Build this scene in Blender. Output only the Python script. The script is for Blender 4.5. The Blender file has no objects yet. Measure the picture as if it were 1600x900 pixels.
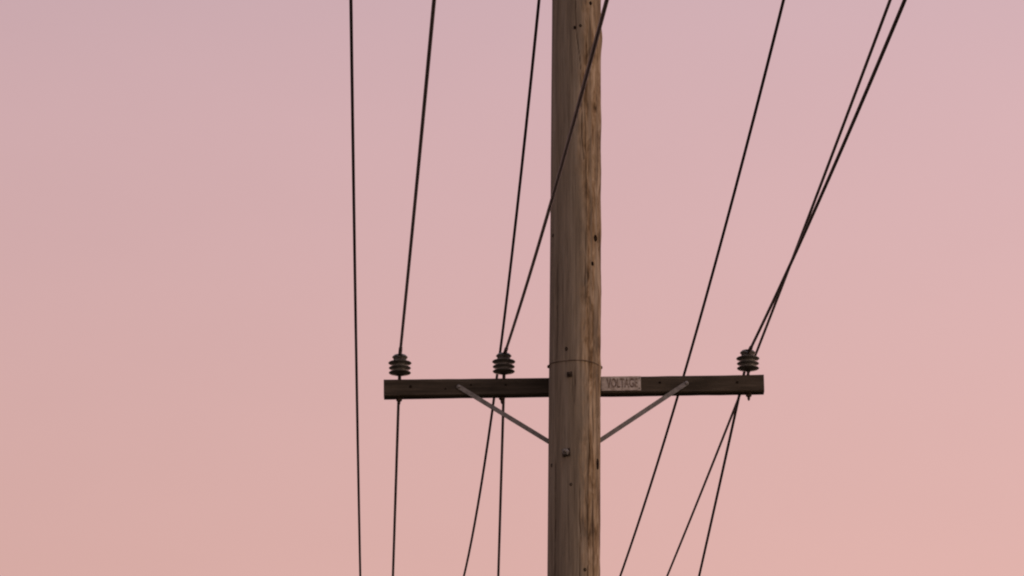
import bpy, bmesh, math, random
from mathutils import Vector, Matrix, noise

S = bpy.context.scene
C = S.collection
random.seed(4)
R = math.radians

# ------------------------------------------------------------------ camera
cam = bpy.data.cameras.new('camera')
cam.sensor_width = 36.0
cam.lens = 6075.0 / 1600.0 * 36.0            # long telephoto
cam.clip_start = 0.5
cam.clip_end = 20000.0
co = bpy.data.objects.new('camera', cam)
C.objects.link(co)
co.location = (0.0, 0.0, 1.6)
co.rotation_euler = (R(90 + 17.5), 0, 0)
S.camera = co

# ------------------------------------------------------------------ sky: clear pink dusk, glow to the right
world = bpy.data.worlds.new('World')
S.world = world
world.use_nodes = True
nt = world.node_tree
nt.nodes.clear()
N, K = nt.nodes.new, nt.links.new
out = N('ShaderNodeOutputWorld'); bg = N('ShaderNodeBackground')
tc = N('ShaderNodeTexCoord'); nrm = N('ShaderNodeVectorMath'); nrm.operation = 'NORMALIZE'
sep = N('ShaderNodeSeparateXYZ'); ramp = N('ShaderNodeValToRGB')
K(tc.outputs['Generated'], nrm.inputs[0]); K(nrm.outputs[0], sep.inputs[0])
ramp.color_ramp.interpolation = 'B_SPLINE'
SKY = [(0.00, (0.780, 0.440, 0.360)), (0.10, (0.760, 0.432, 0.368)), (0.20, (0.730, 0.431, 0.385)),
       (0.26, (0.705, 0.430, 0.405)), (0.31, (0.680, 0.429, 0.430)), (0.37, (0.640, 0.424, 0.452)),
       (0.50, (0.510, 0.390, 0.450)), (0.70, (0.340, 0.330, 0.420)), (1.00, (0.220, 0.260, 0.370))]
# the view is away from the sunset: low sky on the sunset side is yellower
SUNSET = [(0.00, (0.930, 0.590, 0.390)), (0.20, (0.800, 0.545, 0.430)), (0.50, (0.500, 0.400, 0.430)), (1.00, (0.220, 0.260, 0.370))]
ramp2 = N('ShaderNodeValToRGB')
for rp, stops in ((ramp, SKY), (ramp2, SUNSET)):
    els = rp.color_ramp.elements
    for i, (p, c) in enumerate(stops):
        e = els[i] if i < 2 else els.new(p)
        e.position = p; e.color = (*c, 1)
    K(sep.outputs['Z'], rp.inputs[0])
side = N('ShaderNodeMapRange'); side.interpolation_type = 'SMOOTHSTEP'
side.inputs['From Min'].default_value = 0.7; side.inputs['From Max'].default_value = -0.8
K(sep.outputs['Y'], side.inputs['Value'])
both = N('ShaderNodeMix'); both.data_type = 'RGBA'
K(side.outputs[0], both.inputs[0]); K(ramp.outputs['Color'], both.inputs[6]); K(ramp2.outputs['Color'], both.inputs[7])
az = N('ShaderNodeMath'); az.operation = 'MULTIPLY_ADD'; az.inputs[1].default_value = 0.40; az.inputs[2].default_value = 1.0
K(sep.outputs['X'], az.inputs[0])
ns = N('ShaderNodeTexNoise'); ns.inputs['Scale'].default_value = 14; ns.inputs['Detail'].default_value = 4
mp = N('ShaderNodeMapping'); mp.inputs['Scale'].default_value = (1, 1, 2.2)
K(nrm.outputs[0], mp.inputs['Vector']); K(mp.outputs[0], ns.inputs['Vector'])
nm = N('ShaderNodeMath'); nm.operation = 'MULTIPLY_ADD'; nm.inputs[1].default_value = 0.04; nm.inputs[2].default_value = -0.02
K(ns.outputs['Fac'], nm.inputs[0])
ad = N('ShaderNodeMath'); ad.operation = 'ADD'; K(az.outputs[0], ad.inputs[0]); K(nm.outputs[0], ad.inputs[1])
sc = N('ShaderNodeVectorMath'); sc.operation = 'SCALE'
K(both.outputs[2], sc.inputs[0]); K(ad.outputs[0], sc.inputs['Scale'])
K(sc.outputs[0], bg.inputs['Color']); bg.inputs['Strength'].default_value = 1.0
K(bg.outputs[0], out.inputs['Surface'])

# last glow of the sun, low on the right
sun = bpy.data.lights.new('sun', 'SUN')
sun.energy = 0.75
sun.angle = R(25)
sun.color = (1.0, 0.74, 0.46)
so = bpy.data.objects.new('sun', sun)
C.objects.link(so)
so.rotation_euler = Vector((-0.93, 0.32, -0.10)).to_track_quat('-Z', 'Y').to_euler()

S.view_settings.view_transform = 'Standard'
S.view_settings.look = 'None'
S.view_settings.exposure = 0
S.view_settings.gamma = 1
S.cycles.filter_width = 2.1                   # slightly soft lens

# ------------------------------------------------------------------ materials
def mat(name, col, rough=0.7, metal=0.0, spec=0.3):
    m = bpy.data.materials.new(name); m.use_nodes = True
    b = m.node_tree.nodes['Principled BSDF']
    b.inputs['Base Color'].default_value = (*col, 1)
    b.inputs['Roughness'].default_value = rough
    b.inputs['Metallic'].default_value = metal
    b.inputs['Specular IOR Level'].default_value = spec
    return m, m.node_tree, b

def noise_node(t, vec, scale, detail=4, rough=0.6, dist=0.0):
    n = t.nodes.new('ShaderNodeTexNoise')
    n.inputs['Scale'].default_value = scale; n.inputs['Detail'].default_value = detail
    n.inputs['Roughness'].default_value = rough; n.inputs['Distortion'].default_value = dist
    t.links.new(vec, n.inputs['Vector'])
    return n.outputs['Fac']

def ramp_node(t, fac, stops):
    r = t.nodes.new('ShaderNodeValToRGB')
    for i, (p, c) in enumerate(stops):
        e = r.color_ramp.elements[i] if i < 2 else r.color_ramp.elements.new(p)
        e.position = p; e.color = (*c, 1) if len(c) == 3 else c
    t.links.new(fac, r.inputs[0])
    return r.outputs['Color']

def mapped(t, scale):
    a = t.nodes.new('ShaderNodeTexCoord'); m = t.nodes.new('ShaderNodeMapping')
    m.inputs['Scale'].default_value = scale
    t.links.new(a.outputs['Object'], m.inputs['Vector'])
    return m.outputs[0]

def mix(t, fac, a, b, mode='MIX'):
    m = t.nodes.new('ShaderNodeMix'); m.data_type = 'RGBA'; m.blend_type = mode
    for sock, v in ((m.inputs[0], fac), (m.inputs[6], a), (m.inputs[7], b)):
        if isinstance(v, (int, float)): sock.default_value = v
        elif isinstance(v, tuple): sock.default_value = (*v, 1)
        else: t.links.new(v, sock)
    return m.outputs[2]

def bump(t, b, h, strength, dist):
    n = t.nodes.new('ShaderNodeBump')
    n.inputs['Strength'].default_value = strength; n.inputs['Distance'].default_value = dist
    t.links.new(h, n.inputs['Height']); t.links.new(n.outputs[0], b.inputs['Normal'])

def attr(t, name):
    a = t.nodes.new('ShaderNodeAttribute'); a.attribute_name = name
    return a.outputs['Fac']

# weathered pole wood: smooth grey sapwood on one side, flaking brown wood on the other, its colour also holding some warm side light
m_pole, t, b = mat('pole_wood', (0.2, 0.16, 0.13), 0.85, 0, 0.15)
v1 = mapped(t, (9, 9, 0.45)); v2 = mapped(t, (40, 40, 1.6)); v3 = mapped(t, (13, 13, 3.3))
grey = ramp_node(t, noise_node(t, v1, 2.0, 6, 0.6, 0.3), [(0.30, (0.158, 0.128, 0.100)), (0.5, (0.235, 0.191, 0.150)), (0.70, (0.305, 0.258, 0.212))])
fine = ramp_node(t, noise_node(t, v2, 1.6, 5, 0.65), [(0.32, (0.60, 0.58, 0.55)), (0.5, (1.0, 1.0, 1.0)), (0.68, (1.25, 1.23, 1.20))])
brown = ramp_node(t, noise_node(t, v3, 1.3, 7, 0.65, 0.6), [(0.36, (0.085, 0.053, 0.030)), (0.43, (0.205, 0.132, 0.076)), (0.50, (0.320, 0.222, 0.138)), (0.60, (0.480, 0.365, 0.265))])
base = mix(t, attr(t, 'flaked_lit'), grey, brown)
base = mix(t, 0.75, base, fine, 'MULTIPLY')
base = mix(t, attr(t, 'check'), base, (0.055, 0.036, 0.024))
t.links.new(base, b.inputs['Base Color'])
bump(t, b, noise_node(t, v2, 1.6, 6, 0.7), 0.8, 0.006)

# dark creosoted crossarm
m_arm, t, b = mat('creosoted_timber', (0.06, 0.045, 0.035), 0.8, 0, 0.2)
va = mapped(t, (1.2, 22, 22)); vb = mapped(t, (3.0, 5, 5))
ca = ramp_node(t, noise_node(t, va, 2.0, 6, 0.65), [(0.3, (0.034, 0.027, 0.020)), (0.52, (0.062, 0.050, 0.039)), (0.72, (0.105, 0.087, 0.071))])
cb = ramp_node(t, noise_node(t, vb, 1.0, 3, 0.5), [(0.35, (0.62, 0.60, 0.56)), (0.65, (1.25, 1.22, 1.2))])
t.links.new(mix(t, 0.8, ca, cb, 'MULTIPLY'), b.inputs['Base Color'])
bump(t, b, noise_node(t, va, 3.0, 6, 0.7), 0.4, 0.003)

m_porc, t, b = mat('brown_glazed_porcelain', (0.062, 0.056, 0.050), 0.27, 0, 0.5)
c = ramp_node(t, noise_node(t, mapped(t, (12, 12, 20)), 2.0, 4), [(0.3, (0.070, 0.065, 0.060)), (0.7, (0.150, 0.141, 0.130))])
t.links.new(c, b.inputs['Base Color'])

m_steel, t, b = mat('galvanised_steel', (0.2, 0.18, 0.17), 0.6, 0.25, 0.4)
c = ramp_node(t, noise_node(t, mapped(t, (18, 18, 18)), 1.5, 5), [(0.3, (0.150, 0.138, 0.138)), (0.7, (0.290, 0.275, 0.275))])
t.links.new(c, b.inputs['Base Color'])

m_iron, t, b = mat('rusty_iron', (0.05, 0.035, 0.028), 0.7, 0.2, 0.3)
c = ramp_node(t, noise_node(t, mapped(t, (60, 60, 60)), 1.5, 4), [(0.3, (0.030, 0.021, 0.016)), (0.7, (0.075, 0.050, 0.038))])
t.links.new(c, b.inputs['Base Color'])

m_band, t, b = mat('rusted_wire', (0.085, 0.060, 0.043), 0.8, 0, 0.2)
c = ramp_node(t, noise_node(t, mapped(t, (30, 30, 30)), 1.5, 4), [(0.3, (0.105, 0.076, 0.056)), (0.7, (0.200, 0.150, 0.115))])
t.links.new(c, b.inputs['Base Color'])
m_hole, t, b = mat('old_hole_wood', (0.018, 0.011, 0.008), 0.95, 0, 0.05)
m_wire, t, b = mat('weathered_conductor', (0.028, 0.019, 0.021), 0.6, 0, 0.25)
c = ramp_node(t, noise_node(t, mapped(t, (8, 2, 8)), 1.0, 3), [(0.3, (0.030, 0.020, 0.023)), (0.7, (0.055, 0.037, 0.041))])
t.links.new(c, b.inputs['Base Color'])
m_wire2, t, b = mat('bare_aluminium_conductor', (0.07, 0.05, 0.052), 0.55, 0.2, 0.3)
c = ramp_node(t, noise_node(t, mapped(t, (8, 2, 8)), 1.0, 3), [(0.3, (0.085, 0.066, 0.074)), (0.7, (0.150, 0.120, 0.132))])
t.links.new(c, b.inputs['Base Color'])

m_sign, t, b = mat('faded_sign_paint', (0.33, 0.29, 0.26), 0.75, 0, 0.2)
n1 = noise_node(t, mapped(t, (16, 16, 22)), 1.6, 6, 0.65, 0.4)
c = ramp_node(t, n1, [(0.32, (0.280, 0.225, 0.190)), (0.5, (0.540, 0.480, 0.455)), (0.7, (0.660, 0.600, 0.575))])
t.links.new(c, b.inputs['Base Color'])
m_letter, t, b = mat('faded_letter_paint', (0.1, 0.07, 0.06), 0.8, 0, 0.2)
n1 = noise_node(t, mapped(t, (26, 26, 30)), 1.6, 5, 0.65, 0.3)
c = ramp_node(t, n1, [(0.36, (0.150, 0.108, 0.090)), (0.50, (0.200, 0.152, 0.130)), (0.64, (0.430, 0.365, 0.330))])
t.links.new(c, b.inputs['Base Color'])

m_ground, t, b = mat('dry_grass', (0.1, 0.09, 0.05), 0.95, 0, 0.1)
c = ramp_node(t, noise_node(t, mapped(t, (1, 1, 1)), 0.35, 8, 0.6), [(0.3, (0.050, 0.048, 0.026)), (0.55, (0.095, 0.082, 0.046)), (0.75, (0.14, 0.115, 0.07))])
t.links.new(c, b.inputs['Base Color'])

# ------------------------------------------------------------------ helpers
def link_mesh(name, me, m, parent=None, loc=None):
    o = bpy.data.objects.new(name, me)
    if m: me.materials.append(m)
    C.objects.link(o)
    if parent: o.parent = parent
    if loc is not None: o.location = loc
    return o

def from_bm(name, bm, m, parent=None, loc=None, smooth=True):
    bmesh.ops.recalc_face_normals(bm, faces=bm.faces)
    me = bpy.data.meshes.new(name); bm.to_mesh(me); bm.free()
    if smooth:
        for p in me.polygons: p.use_smooth = True
    return link_mesh(name, me, m, parent, loc)

def lathe(bm, prof, n=40, M=Matrix()):
    """profile of (radius, height), turned about Z"""
    rings = []
    for r, z in prof:
        if r < 1e-6: rings.append([bm.verts.new(M @ Vector((0, 0, z)))])
        else: rings.append([bm.verts.new(M @ Vector((r*math.cos(k*2*math.pi/n), r*math.sin(k*2*math.pi/n), z))) for k in range(n)])
    for a, b_ in zip(rings, rings[1:]):
        for k in range(n):
            q = [a[k % len(a)], a[(k+1) % len(a)], b_[(k+1) % len(b_)], b_[k % len(b_)]]
            q = list(dict.fromkeys(q))
            if len(q) > 2: bm.faces.new(q)

def box(bm, sx, sy, sz, M=Matrix(), bevel=0.0, seg=2):
    r = bmesh.ops.create_cube(bm, size=1.0, matrix=M @ Matrix.Diagonal((sx, sy, sz, 1)))
    if bevel:
        es = list({e for v in r['verts'] for e in v.link_edges})
        bmesh.ops.bevel(bm, geom=es, offset=bevel, segments=seg, affect='EDGES', profile=0.6)

def tube(bm, pts, rad, n=8, closed=False, cap=True):
    pts = [Vector(p) for p in pts]
    rings = []; L = len(pts)
    for i, p in enumerate(pts):
        a = pts[i-1] if (i or closed) else p
        c_ = pts[(i+1) % L] if (i < L-1 or closed) else p
        d = (c_ - a).normalized()
        u = d.cross(Vector((0, 0, 1)))
        if u.length < 1e-3: u = d.cross(Vector((1, 0, 0)))
        u.normalize(); w = u.cross(d)
        rr = rad[i] if isinstance(rad, (list, tuple)) else rad
        rings.append([bm.verts.new(p + (u*math.cos(k*2*math.pi/n) + w*math.sin(k*2*math.pi/n))*rr) for k in range(n)])
    for i in range(L if closed else L-1):
        A, B = rings[i], rings[(i+1) % L]
        for k in range(n): bm.faces.new((A[k], A[(k+1) % n], B[(k+1) % n], B[k]))
    if cap and not closed:
        bm.faces.new(rings[0]); bm.faces.new(rings[-1])

def frame(normal, at):
    q = Vector(normal).to_track_quat('Z', 'Y')
    return Matrix.Translation(at) @ q.to_matrix().to_4x4()

# ------------------------------------------------------------------ ground (below the frame, carries the pole)
bm = bmesh.new()
bmesh.ops.create_grid(bm, x_segments=40, y_segments=40, size=6000)
g = from_bm('ground', bm, m_ground)
g['kind'] = 'structure'
g['label'] = 'dry grassy ground around the foot of the pole'

# ------------------------------------------------------------------ the utility pole
POLE_Y = 24.0
def axis_x(z): return 0.3906 + (z - 7.257) * 0.00966
def radius(z): return 0.1672 - 0.0013 * (z - 7.257)

pole = bpy.data.objects.new('utility_pole', None)
C.objects.link(pole)
pole.location = (axis_x(0), POLE_Y, 0)
pole['label'] = 'weathered wooden utility pole carrying a dark crossarm with three insulators'
pole['category'] = 'utility pole'
ORG = Vector(pole.location)

def part(name, bm, m, parent=None, loc=(0, 0, 0), smooth=True):
    """bmesh in world metres -> part whose origin is at loc"""
    par = parent or pole
    bmesh.ops.translate(bm, verts=bm.verts, vec=-Vector(loc))
    base_ = ORG if par is pole else Vector(par['_world'])
    o = from_bm(name, bm, m, par, Vector(loc) - base_, smooth)
    o['_world'] = tuple(loc)
    return o

# checks (drying cracks): (angle from the camera side to the right in degrees, z) polylines
CHECKS = [
    [(-3.8, 11.30), (-3.4, 11.10), (-2.0, 10.91), (3.0, 10.78), (10.3, 10.61), (11.0, 10.45), (12.4, 10.21), (17.2, 9.99), (18.0, 9.80)],
    [(22, 10.95), (24, 10.70), (20, 10.40), (23, 10.05), (25, 9.60), (22, 9.30), (24, 8.95)],
    [(30, 9.45), (28, 9.05), (33, 8.72), (31, 8.40), (34, 8.05), (30, 7.70), (33, 7.30), (32, 7.0)],
    [(44, 8.45), (46, 8.10), (43, 7.80), (47, 7.42), (45, 7.0)],
    [(-48, 8.05), (-46, 7.60), (-47, 7.1)],
    [(-46, 9.35), (-44, 8.9), (-45, 8.6)],
    [(10, 7.85), (13, 7.5), (11, 7.05)],
    [(-2, 8.60), (0, 8.47), (-3, 8.30)],
    [(50, 9.25), (47, 8.9), (51, 8.55)],
]
BUMPS = [(82, 10.89, 0.011, 0.10), (74, 9.94, 0.006, 0.12), (72, 9.13, 0.008, 0.14), (78, 8.62, 0.006, 0.08), (85, 9.55, 0.004, 0.10), (80, 10.3, 0.004, 0.12)]
def check_amount(deg, z):
    a = 0.0
    for pl in CHECKS:
        if z > pl[0][1] + .05 or z < pl[-1][1] - .05: continue
        for (d0, z0), (d1, z1) in zip(pl, pl[1:]):
            if z1 <= z <= z0:
                f = (z0 - z) / (z0 - z1)
                wob = 1.6 * noise.noise((z*9, d0, 3.3))
                w = 2.2 * (0.45 + 0.55 * abs(noise.noise((z*3.1, d0, 7))) * 2)
                x = abs(deg - (d0 + (d1 - d0) * f + wob)) / w
                end = min(1, (pl[0][1] - z) / .12, (z - pl[-1][1]) / .12)
                a = max(a, max(0, 1 - x) * max(0, end))
    return a

zs = [-0.6, 0.0, 1.5, 3.0, 4.5, 6.0]
z = 6.6
while z < 11.7: zs.append(z); z += 0.0125
zs += [11.8, 12.2, 12.6]
NA = 200
# denser facets on the side toward the road
angs = [(-180 + 360.0 * k / NA) for k in range(NA)]
verts, faces, flak_lit, chk = [], [], [], []
for z in zs:
    r0 = radius(z); ax = axis_x(z)
    for d in angs:
        a = R(d); ca_, sa = math.cos(a), math.sin(a)
        p = (sa*1.2, ca_*1.2, z)
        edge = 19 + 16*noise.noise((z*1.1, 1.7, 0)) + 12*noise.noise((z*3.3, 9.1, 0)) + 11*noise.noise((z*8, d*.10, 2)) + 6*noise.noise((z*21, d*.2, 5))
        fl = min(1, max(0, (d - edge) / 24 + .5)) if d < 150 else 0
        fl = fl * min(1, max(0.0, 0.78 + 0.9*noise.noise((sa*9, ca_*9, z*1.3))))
        smooth_rel = 0.0016 * noise.noise((sa*3, ca_*3, z*.5)) + 0.0006 * noise.noise((sa*22, ca_*22, z*1.2))
        rough_rel = 0.0060 * noise.noise((sa*13, ca_*13, z*2.6)) + 0.0034 * noise.noise((sa*30, ca_*30, z*7.0)) - 0.002
        c_ = check_amount(d, z) if -90 < d < 90 else 0
        rr = r0 + smooth_rel + fl * rough_rel - 0.005 * c_
        for bd, bz, bh, bw in BUMPS:
            q = ((z - bz) / bw)**2 + ((d - bd) / 16)**2
            if q < 6: rr += bh * math.exp(-q*1.6)
        verts.append((ax + rr*sa - ORG.x, -rr*ca_, z))
        flak_lit.append(fl); chk.append(min(1, c_ * 1.25))
for i in range(len(zs) - 1):
    for k in range(NA):
        k2 = (k + 1) % NA
        faces.append((i*NA + k, i*NA + k2, (i+1)*NA + k2, (i+1)*NA + k))
faces.append(tuple((len(zs)-1)*NA + k for k in range(NA)))
me = bpy.data.meshes.new('pole_shaft')
me.from_pydata(verts, [], faces); me.update()
for nm_, arr in (('flaked_lit', flak_lit), ('check', chk)):
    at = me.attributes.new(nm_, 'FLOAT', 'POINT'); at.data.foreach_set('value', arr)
for p in me.polygons: p.use_smooth = True
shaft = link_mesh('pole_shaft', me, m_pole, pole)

def on_pole(deg, z, out=0.0):
    a = R(deg); r = radius(z) + out
    return Vector((axis_x(z) + r*math.sin(a), POLE_Y - r*math.cos(a), z)), Vector((math.sin(a), -math.cos(a), 0))

# old nail and climbing-iron holes with dark mouths
HOLES = [(8.4, 10.924, .0090, 1.1), (-4.9, 10.91, .0075, 1.6), (33.9, 11.092, .0100, 1.3), (-62.8, 9.50, .0095, 1.2), (52.2, 9.474, .0130, 1.7),
         (41.7, 9.293, .0095, 1.5), (-19.9, 8.71, .0090, 1.5), (-60.3, 7.959, .0095, 1.3), (62.4, 7.969, .0150, 2.4), (-8.1, 7.812, .0085, 1.2), (23.9, 7.262, .0095, 1.2)]
for d, z, r, st in HOLES:
    p, n = on_pole(d, z, 0.0012)
    bm = bmesh.new()
    M = Matrix.Translation(p) @ Vector(n).to_track_quat('Z', 'Y').to_matrix().to_4x4() @ Matrix.Diagonal((1, st, 1, 1))
    lathe(bm, [(r*1.05, -.004), (r, .0006), (r*.8, .0008), (r*.55, -.0005), (0, -.002)], 14, M)
    bmesh.ops.transform(bm, matrix=Matrix(), verts=bm.verts)
    part('nail_hole', bm, m_hole, None, p)

# through bolts
def bolt(name, d, z, m, wr, hr, hh, square=True):
    p, n = on_pole(d, z, 0.002)
    M = frame(n, p)
    bm = bmesh.new()
    lathe(bm, [(0, 0), (wr, 0), (wr, .004), (hr*.9, .0045)], 4 if square else 20, M @ Matrix.Rotation(R(45 + 4), 4, 'Z'))
    o = part('washer', bm, m_iron, None, p, smooth=False)
    bm = bmesh.new()
    lathe(bm, [(hr, .004), (hr, .004 + hh*.8), (hr*.82, .004 + hh), (0, .004 + hh*1.02)], 6, M)
    lathe(bm, [(hr*.45, .004 + hh*.9), (hr*.45, .004 + hh*2.2), (hr*.3, .004 + hh*2.4), (0, .004 + hh*2.4)], 12, M)
    part('bolt', bm, m, None, p, smooth=False)
bolt('bolt', -12.2, 8.538, m_iron, .024, .015, .012)
bolt('bolt', -18.4, 8.023, m_steel, .036, .022, .024)

# wire wrapped round the pole above the crossarm, with twisted ends
bm = bmesh.new()
pts = []
for k in range(64):
    a = R(k * 360 / 64); zz = 8.632 - 0.006*math.sin(a) + .003*math.sin(3*a)
    r = radius(zz) + .0022
    pts.append((axis_x(zz) + r*math.sin(a), POLE_Y - r*math.cos(a), zz))
tube(bm, pts, .0028, 8, closed=True)
for sgn, zz in ((-1, 8.632), (1, 8.626)):
    p, n = on_pole(sgn*84, zz, .002)
    lathe(bm, [(0, -.006), (.010, -.003), (.012, .004), (.008, .010), (0, .012)], 12, frame(n, p))
part('wrapped_wire', bm, m_band, None, (axis_x(8.63), POLE_Y, 8.63))

# ------------------------------------------------------------------ crossarm on the far side of the pole
AL, AR = Vector((-0.8285, 24.178, 8.5337)), Vector((1.6285, 24.178, 8.5668))      # centres of the ends
ad_ = (AR - AL); ALEN = ad_.length; AH, AD = 0.1150, 0.086
ang = math.atan2(ad_.z, ad_.x)
AM = Matrix.Translation((AL + AR)/2) @ Matrix.Rotation(-ang, 4, 'Y')
def arm_pt(x, dz=0.0, dy=0.0):
    """point on the crossarm at world x, dz above its axis"""
    f = (x - AL.x) / (AR.x - AL.x)
    return Vector((x, AL.y + dy, AL.z + (AR.z - AL.z)*f + dz))
bm = bmesh.new()
SEG = 60
rings = []
for i in range(SEG + 1):
    x = (i/SEG - .5)*ALEN
    ring = []
    ch = .008
    prof = [(-1, -1, 1, 0), (-1, -1, 0, 1), (-1, 1, 0, -1), (-1, 1, 1, 0), (1, 1, -1, 0), (1, 1, 0, -1), (1, -1, 0, 1), (1, -1, -1, 0)]
    for sy, sz, iy, iz in prof:
        dy = .0012*noise.noise((x*3, sy, sz*2 + 5)); dz = .0042*noise.noise((x*1.9, sy*.5, sz*2 + 9)) + .0012*noise.noise((x*9, sy*3, sz + 4))
        ring.append(bm.verts.new(AM @ Vector((x, sy*AD/2 + iy*ch + dy, sz*AH/2 + iz*ch + dz))))
    rings.append(ring)
for A, B in zip(rings, rings[1:]):
    for k in range(8): bm.faces.new((A[k], A[(k+1) % 8], B[(k+1) % 8], B[k]))
bm.faces.new(rings[0]); bm.faces.new(rings[-1])
arm = part('crossarm', bm, m_arm, None, (AL + AR)/2, smooth=False)
# old bolt holes in the face of the arm
for x, dz, r in ((-0.655, .006, .0095), (0.02 - .06, .010, .007), (1.455, .006, .0085), (0.955, .012, .008), (-0.43, -.012, .006), (-.265, .012, .0065)):
    p = arm_pt(x, dz, -AD/2 - .0012)
    bm = bmesh.new()
    lathe(bm, [(r*1.05, -.003), (r, .0006), (r*.6, .0004), (0, -.001)], 12, frame((0, -1, 0), p))
    part('bolt_hole', bm, m_hole, arm, p)

# flat steel braces from the arm face down to the pole
for x0, x1 in ((-0.343, 0.395), (1.127, 0.408)):
    A = arm_pt(x0, -.001 if x0 < 0 else .004, -AD/2 - .0045); B = Vector((x1, POLE_Y + .128, 8.072))
    d = (B - A); L = d.length
    X = d.normalized(); Y = Vector((0, 1, 0)); Z = X.cross(Y).normalized(); Y = Z.cross(X)
    M = Matrix((X, Y, Z)).transposed().to_4x4(); M.translation = A
    bm = bmesh.new()
    w, th = .0145, .003
    outl = [(-w*math.sin(R(k)), w*math.cos(R(k))) for k in range(0, 181, 20)] + [(L, -w), (L, w)]
    f = [bm.verts.new(M @ Vector((u, -th, v))) for u, v in outl]
    bk = [bm.verts.new(M @ Vector((u, th, v))) for u, v in outl]
    bm.faces.new(f); bm.faces.new(bk[::-1])
    for k in range(len(f)): bm.faces.new((f[k], f[(k+1) % len(f)], bk[(k+1) % len(f)], bk[k]))
    br = part('brace', bm, m_steel, None, A, smooth=False)
    bm = bmesh.new()
    lathe(bm, [(.010, 0), (.010, .007), (.006, .010), (0, .0105)], 10, frame((0, -1, 0), A + Vector((0, -.003, 0))))
    part('bolt', bm, m_steel, br, A)

# faded sign plate on the arm face, beside the pole
pa = arm_pt(0.704, 0.0, -AD/2 - .0045)
bm = bmesh.new()
box(bm, .256, .003, .096, Matrix.Translation(pa + Vector((0, 0, .0075))) @ Matrix.Rotation(-ang, 4, 'Y'), .0006, 1)
plate = part('sign_plate', bm, m_sign, arm, pa, smooth=False)
tcu = bpy.data.curves.new('lettering', 'FONT')
tcu.body = 'VOLTAGE'; tcu.size = 0.1; tcu.extrude = .0006; tcu.offset = .003
tcu.align_x = 'CENTER'; tcu.align_y = 'CENTER'; tcu.space_character = 1.02
tmp = bpy.data.objects.new('lettering', tcu)
C.objects.link(tmp)
bpy.context.view_layer.update()
tme = bpy.data.meshes.new_from_object(tmp.evaluated_get(bpy.context.evaluated_depsgraph_get()))
bpy.data.objects.remove(tmp)
xs = [v.co.x for v in tme.vertices]; ys = [v.co.y for v in tme.vertices]
sx = .202 / (max(xs) - min(xs)); sy = .064 / (max(ys) - min(ys))
cx, cy = (max(xs) + min(xs))/2, (max(ys) + min(ys))/2
for v in tme.vertices:
    v.co = Vector(((v.co.x - cx)*sx, -v.co.z, (v.co.y - cy)*sy))
tme.name = 'lettering'
lo = link_mesh('lettering', tme, m_letter, plate, Vector((.711, pa.y - .0024, pa.z + .0105)) - pa)
lo.rotation_euler = (0, -ang, 0)
for x, dz in ((.822, .043), (.822, -.028)):
    p = arm_pt(x, dz, -AD/2 - .006)
    bm = bmesh.new()
    lathe(bm, [(.0045, 0), (.004, .002), (0, .003)], 10, frame((0, -1, 0), p))
    part('screw', bm, m_iron, plate, p)

# ------------------------------------------------------------------ pin insulators
PROF = [(0, .036), (.018, .036), (.030, .041), (.050, .0475), (.0690, .0515), (.0722, .0545), (.0700, .0570), (.058, .0600), (.0490, .0635),
        (.0470, .069), (.049, .075), (.056, .0800), (.0695, .0838), (.0720, .0865), (.0695, .0890), (.057, .0920), (.0490, .0955),
        (.0470, .101), (.049, .1070), (.058, .1125), (.0730, .1172), (.0757, .1202), (.0730, .1230), (.058, .1265), (.046, .1290), (.0390, .1330),
        (.0380, .1380), (.0400, .1440), (.0455, .1520), (.0508, .1580), (.0505, .1612), (.0450, .1660)]
def insulator(x, rot, line, nut_dx):
    p = arm_pt(x, AH/2)
    o = None
    bm = bmesh.new()
    lathe(bm, PROF + [(.040, .172)], 56)
    # open saddle on top: two ears with the conductor groove between them
    top = [v for v in bm.verts if v.co.z > .152]
    for v in top:
        if abs(v.co.x) < .017: v.co.z -= .012 * (1 - (abs(v.co.x)/.017)**2)
    lathe(bm, [(.040, .172), (.030, .170), (0, .158)], 56)
    bmesh.ops.remove_doubles(bm, verts=bm.verts, dist=.0004)
    bmesh.ops.rotate(bm, verts=bm.verts, cent=(0, 0, 0), matrix=Matrix.Rotation(rot, 3, 'Z'))
    bmesh.ops.translate(bm, verts=bm.verts, vec=p)
    o = part('insulator', bm, m_porc, None, p)
    bm = bmesh.new()
    lathe(bm, [(0, -.001), (.017, -.001), (.017, .003), (.0095, .005), (.0092, .040), (0, .042)], 16, Matrix.Translation(p))
    part('mounting_pin', bm, m_iron, o, p)
    q = arm_pt(x + nut_dx, -AH/2)
    bm = bmesh.new()
    lathe(bm, [(0, .001), (.026, .001), (.026, -.005), (.0195, -.006)], 20, Matrix.Translation(q))
    lathe(bm, [(.0195, -.005), (.0185, -.019), (.011, -.024)], 6, Matrix.Translation(q))
    lathe(bm, [(.0100, -.019), (.0085, -.038), (.004, -.048), (0, -.049)], 12, Matrix.Translation(q))
    part('pin_nut', bm, m_iron, o, q, smooth=False)
    bm = bmesh.new()                                                   # tie wire round the neck and over the conductor
    pts = []
    for k in range(40):
        a = k*2*math.pi/40
        pts.append(p + Vector((.0405*math.cos(a), .0405*math.sin(a), .140 + .003*math.sin(2*a))))
    tube(bm, pts, .0022, 6, closed=True)
    hel = []                                                           # wound along the conductor on both sides
    for k in range(150):
        u = (k/149 - .5)*2
        c0 = line(u*.22); a = k*2*math.pi/10
        hel.append(c0 + Vector((math.cos(a), 0, math.sin(a)))*.0104)
    tube(bm, hel, .0026, 5)
    part('tie_wire', bm, m_wire2, o, p)
    return p

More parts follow.
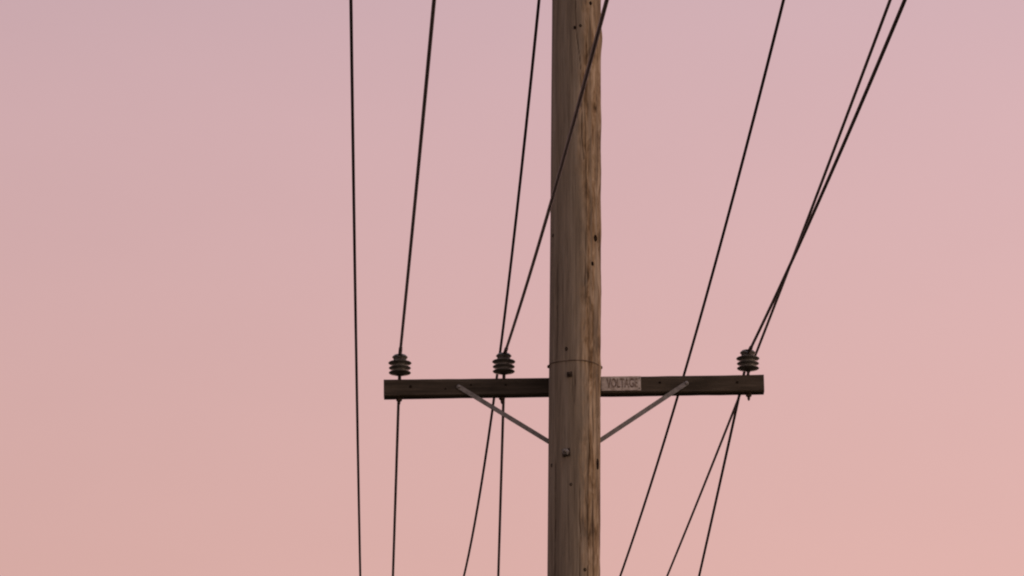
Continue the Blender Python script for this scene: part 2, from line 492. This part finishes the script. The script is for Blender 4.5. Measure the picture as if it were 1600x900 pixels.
# ------------------------------------------------------------------ overhead wires
def wire(pts, rad, m, label, org, n=8):
    bm = bmesh.new()
    tube(bm, [Vector(p) - Vector(org) for p in pts], rad, n)
    o = from_bm('overhead_wire', bm, m, None, org)
    o['label'] = label; o['category'] = 'wire'; o['group'] = 'overhead wires of the line'
    return o

# wires tied to the insulators: far span falls away behind, near span comes toward the viewer
TIED = [
    ((-.7264, 24.178, 8.771), (-0.03813, .0800), (0.04786, .0960), 'wire tied to the top of the left-end insulator on the crossarm'),
    ((-.0465, 24.178, 8.780), (-0.0121, .0798), (0.04885, .1498), 'wire tied to the insulator nearest the pole, crossing in front of the pole'),
    ((1.5345, 24.178, 8.784), (-0.02046, .0729), (0.02036, .1257), 'wire tied to the top of the right-end insulator on the crossarm'),
]
for (P, (fa, fm), (na, nm2), lab), px_, rot, ndx in zip(TIED, (-.7264, -.0535, 1.5290), (.02, .12, -.10), (-.003, -.012, .001)):
    P = Vector(P); pts = []
    def near(s): return P + Vector((na*s, -s, -nm2*s + nm2/60*s*s))
    def far(s): return P + Vector((fa*s, s, -fm*s + fm/60*s*s))
    s = 34.0
    while s > 0.6: pts.append(near(s)); s -= 0.6
    pts += [near(.6), near(.3), near(.12), near(.05), P, far(.05), far(.12), far(.3)]
    s = 0.6
    while s <= 58: pts.append(far(s)); s += 0.8
    wire(pts, .0096, m_wire if ndx > 0 else m_wire2, lab, P)
    insulator(px_, rot, lambda u: near(-u) if u < 0 else far(u), ndx)

# wires of the circuit above: each falls away behind the crossarm
FREE = [
    (-1.07175, -.03229, .08055, .002685, .0114, 'wire', 'dark wire hanging clear to the left of the crossarm, untied, leftmost of all'),
    (0.17935, -.05473, .26, .0135, .0106, 'wire', 'wire passing behind the insulator nearest the pole, curving away to the lower left'),
    (1.80533, -.06952, .17438, .005813, .0111, 'wire', 'dark wire passing behind the crossarm between the sign plate and the right-end insulator'),
    (2.51352, -.05631, .02854, .000951, .0118, 'wire2', 'untied wire passing behind the right-end insulator and the crossarm'),
]
for x0, a, m_, c_, rad, mk, lab in FREE:
    y0, z0 = POLE_Y + .1, 11.2
    def P_(s):
        if s <= 19: return Vector((x0 + a*s, y0 + s, z0 - m_*s + c_*s*s))
        q = P_(19); k = s - 19
        return q + Vector((a*k, k, (-m_ + 38*c_)*k*.3))
    pts = []
    s = 40.0
    while s > 1.0:                                                     # near span, passing overhead out of the picture
        k = s - .9
        pts.append(P_(-.9) + Vector((.04*k, -k, -.05*k + .05/50*k*k))); s -= 2.0
    s = -0.9
    while s < 58: pts.append(P_(s)); s += 0.6
    wire(pts, rad, m_wire if mk == 'wire' else m_wire2, lab, P_(0))

for o in bpy.data.objects:
    if '_world' in o: del o['_world']
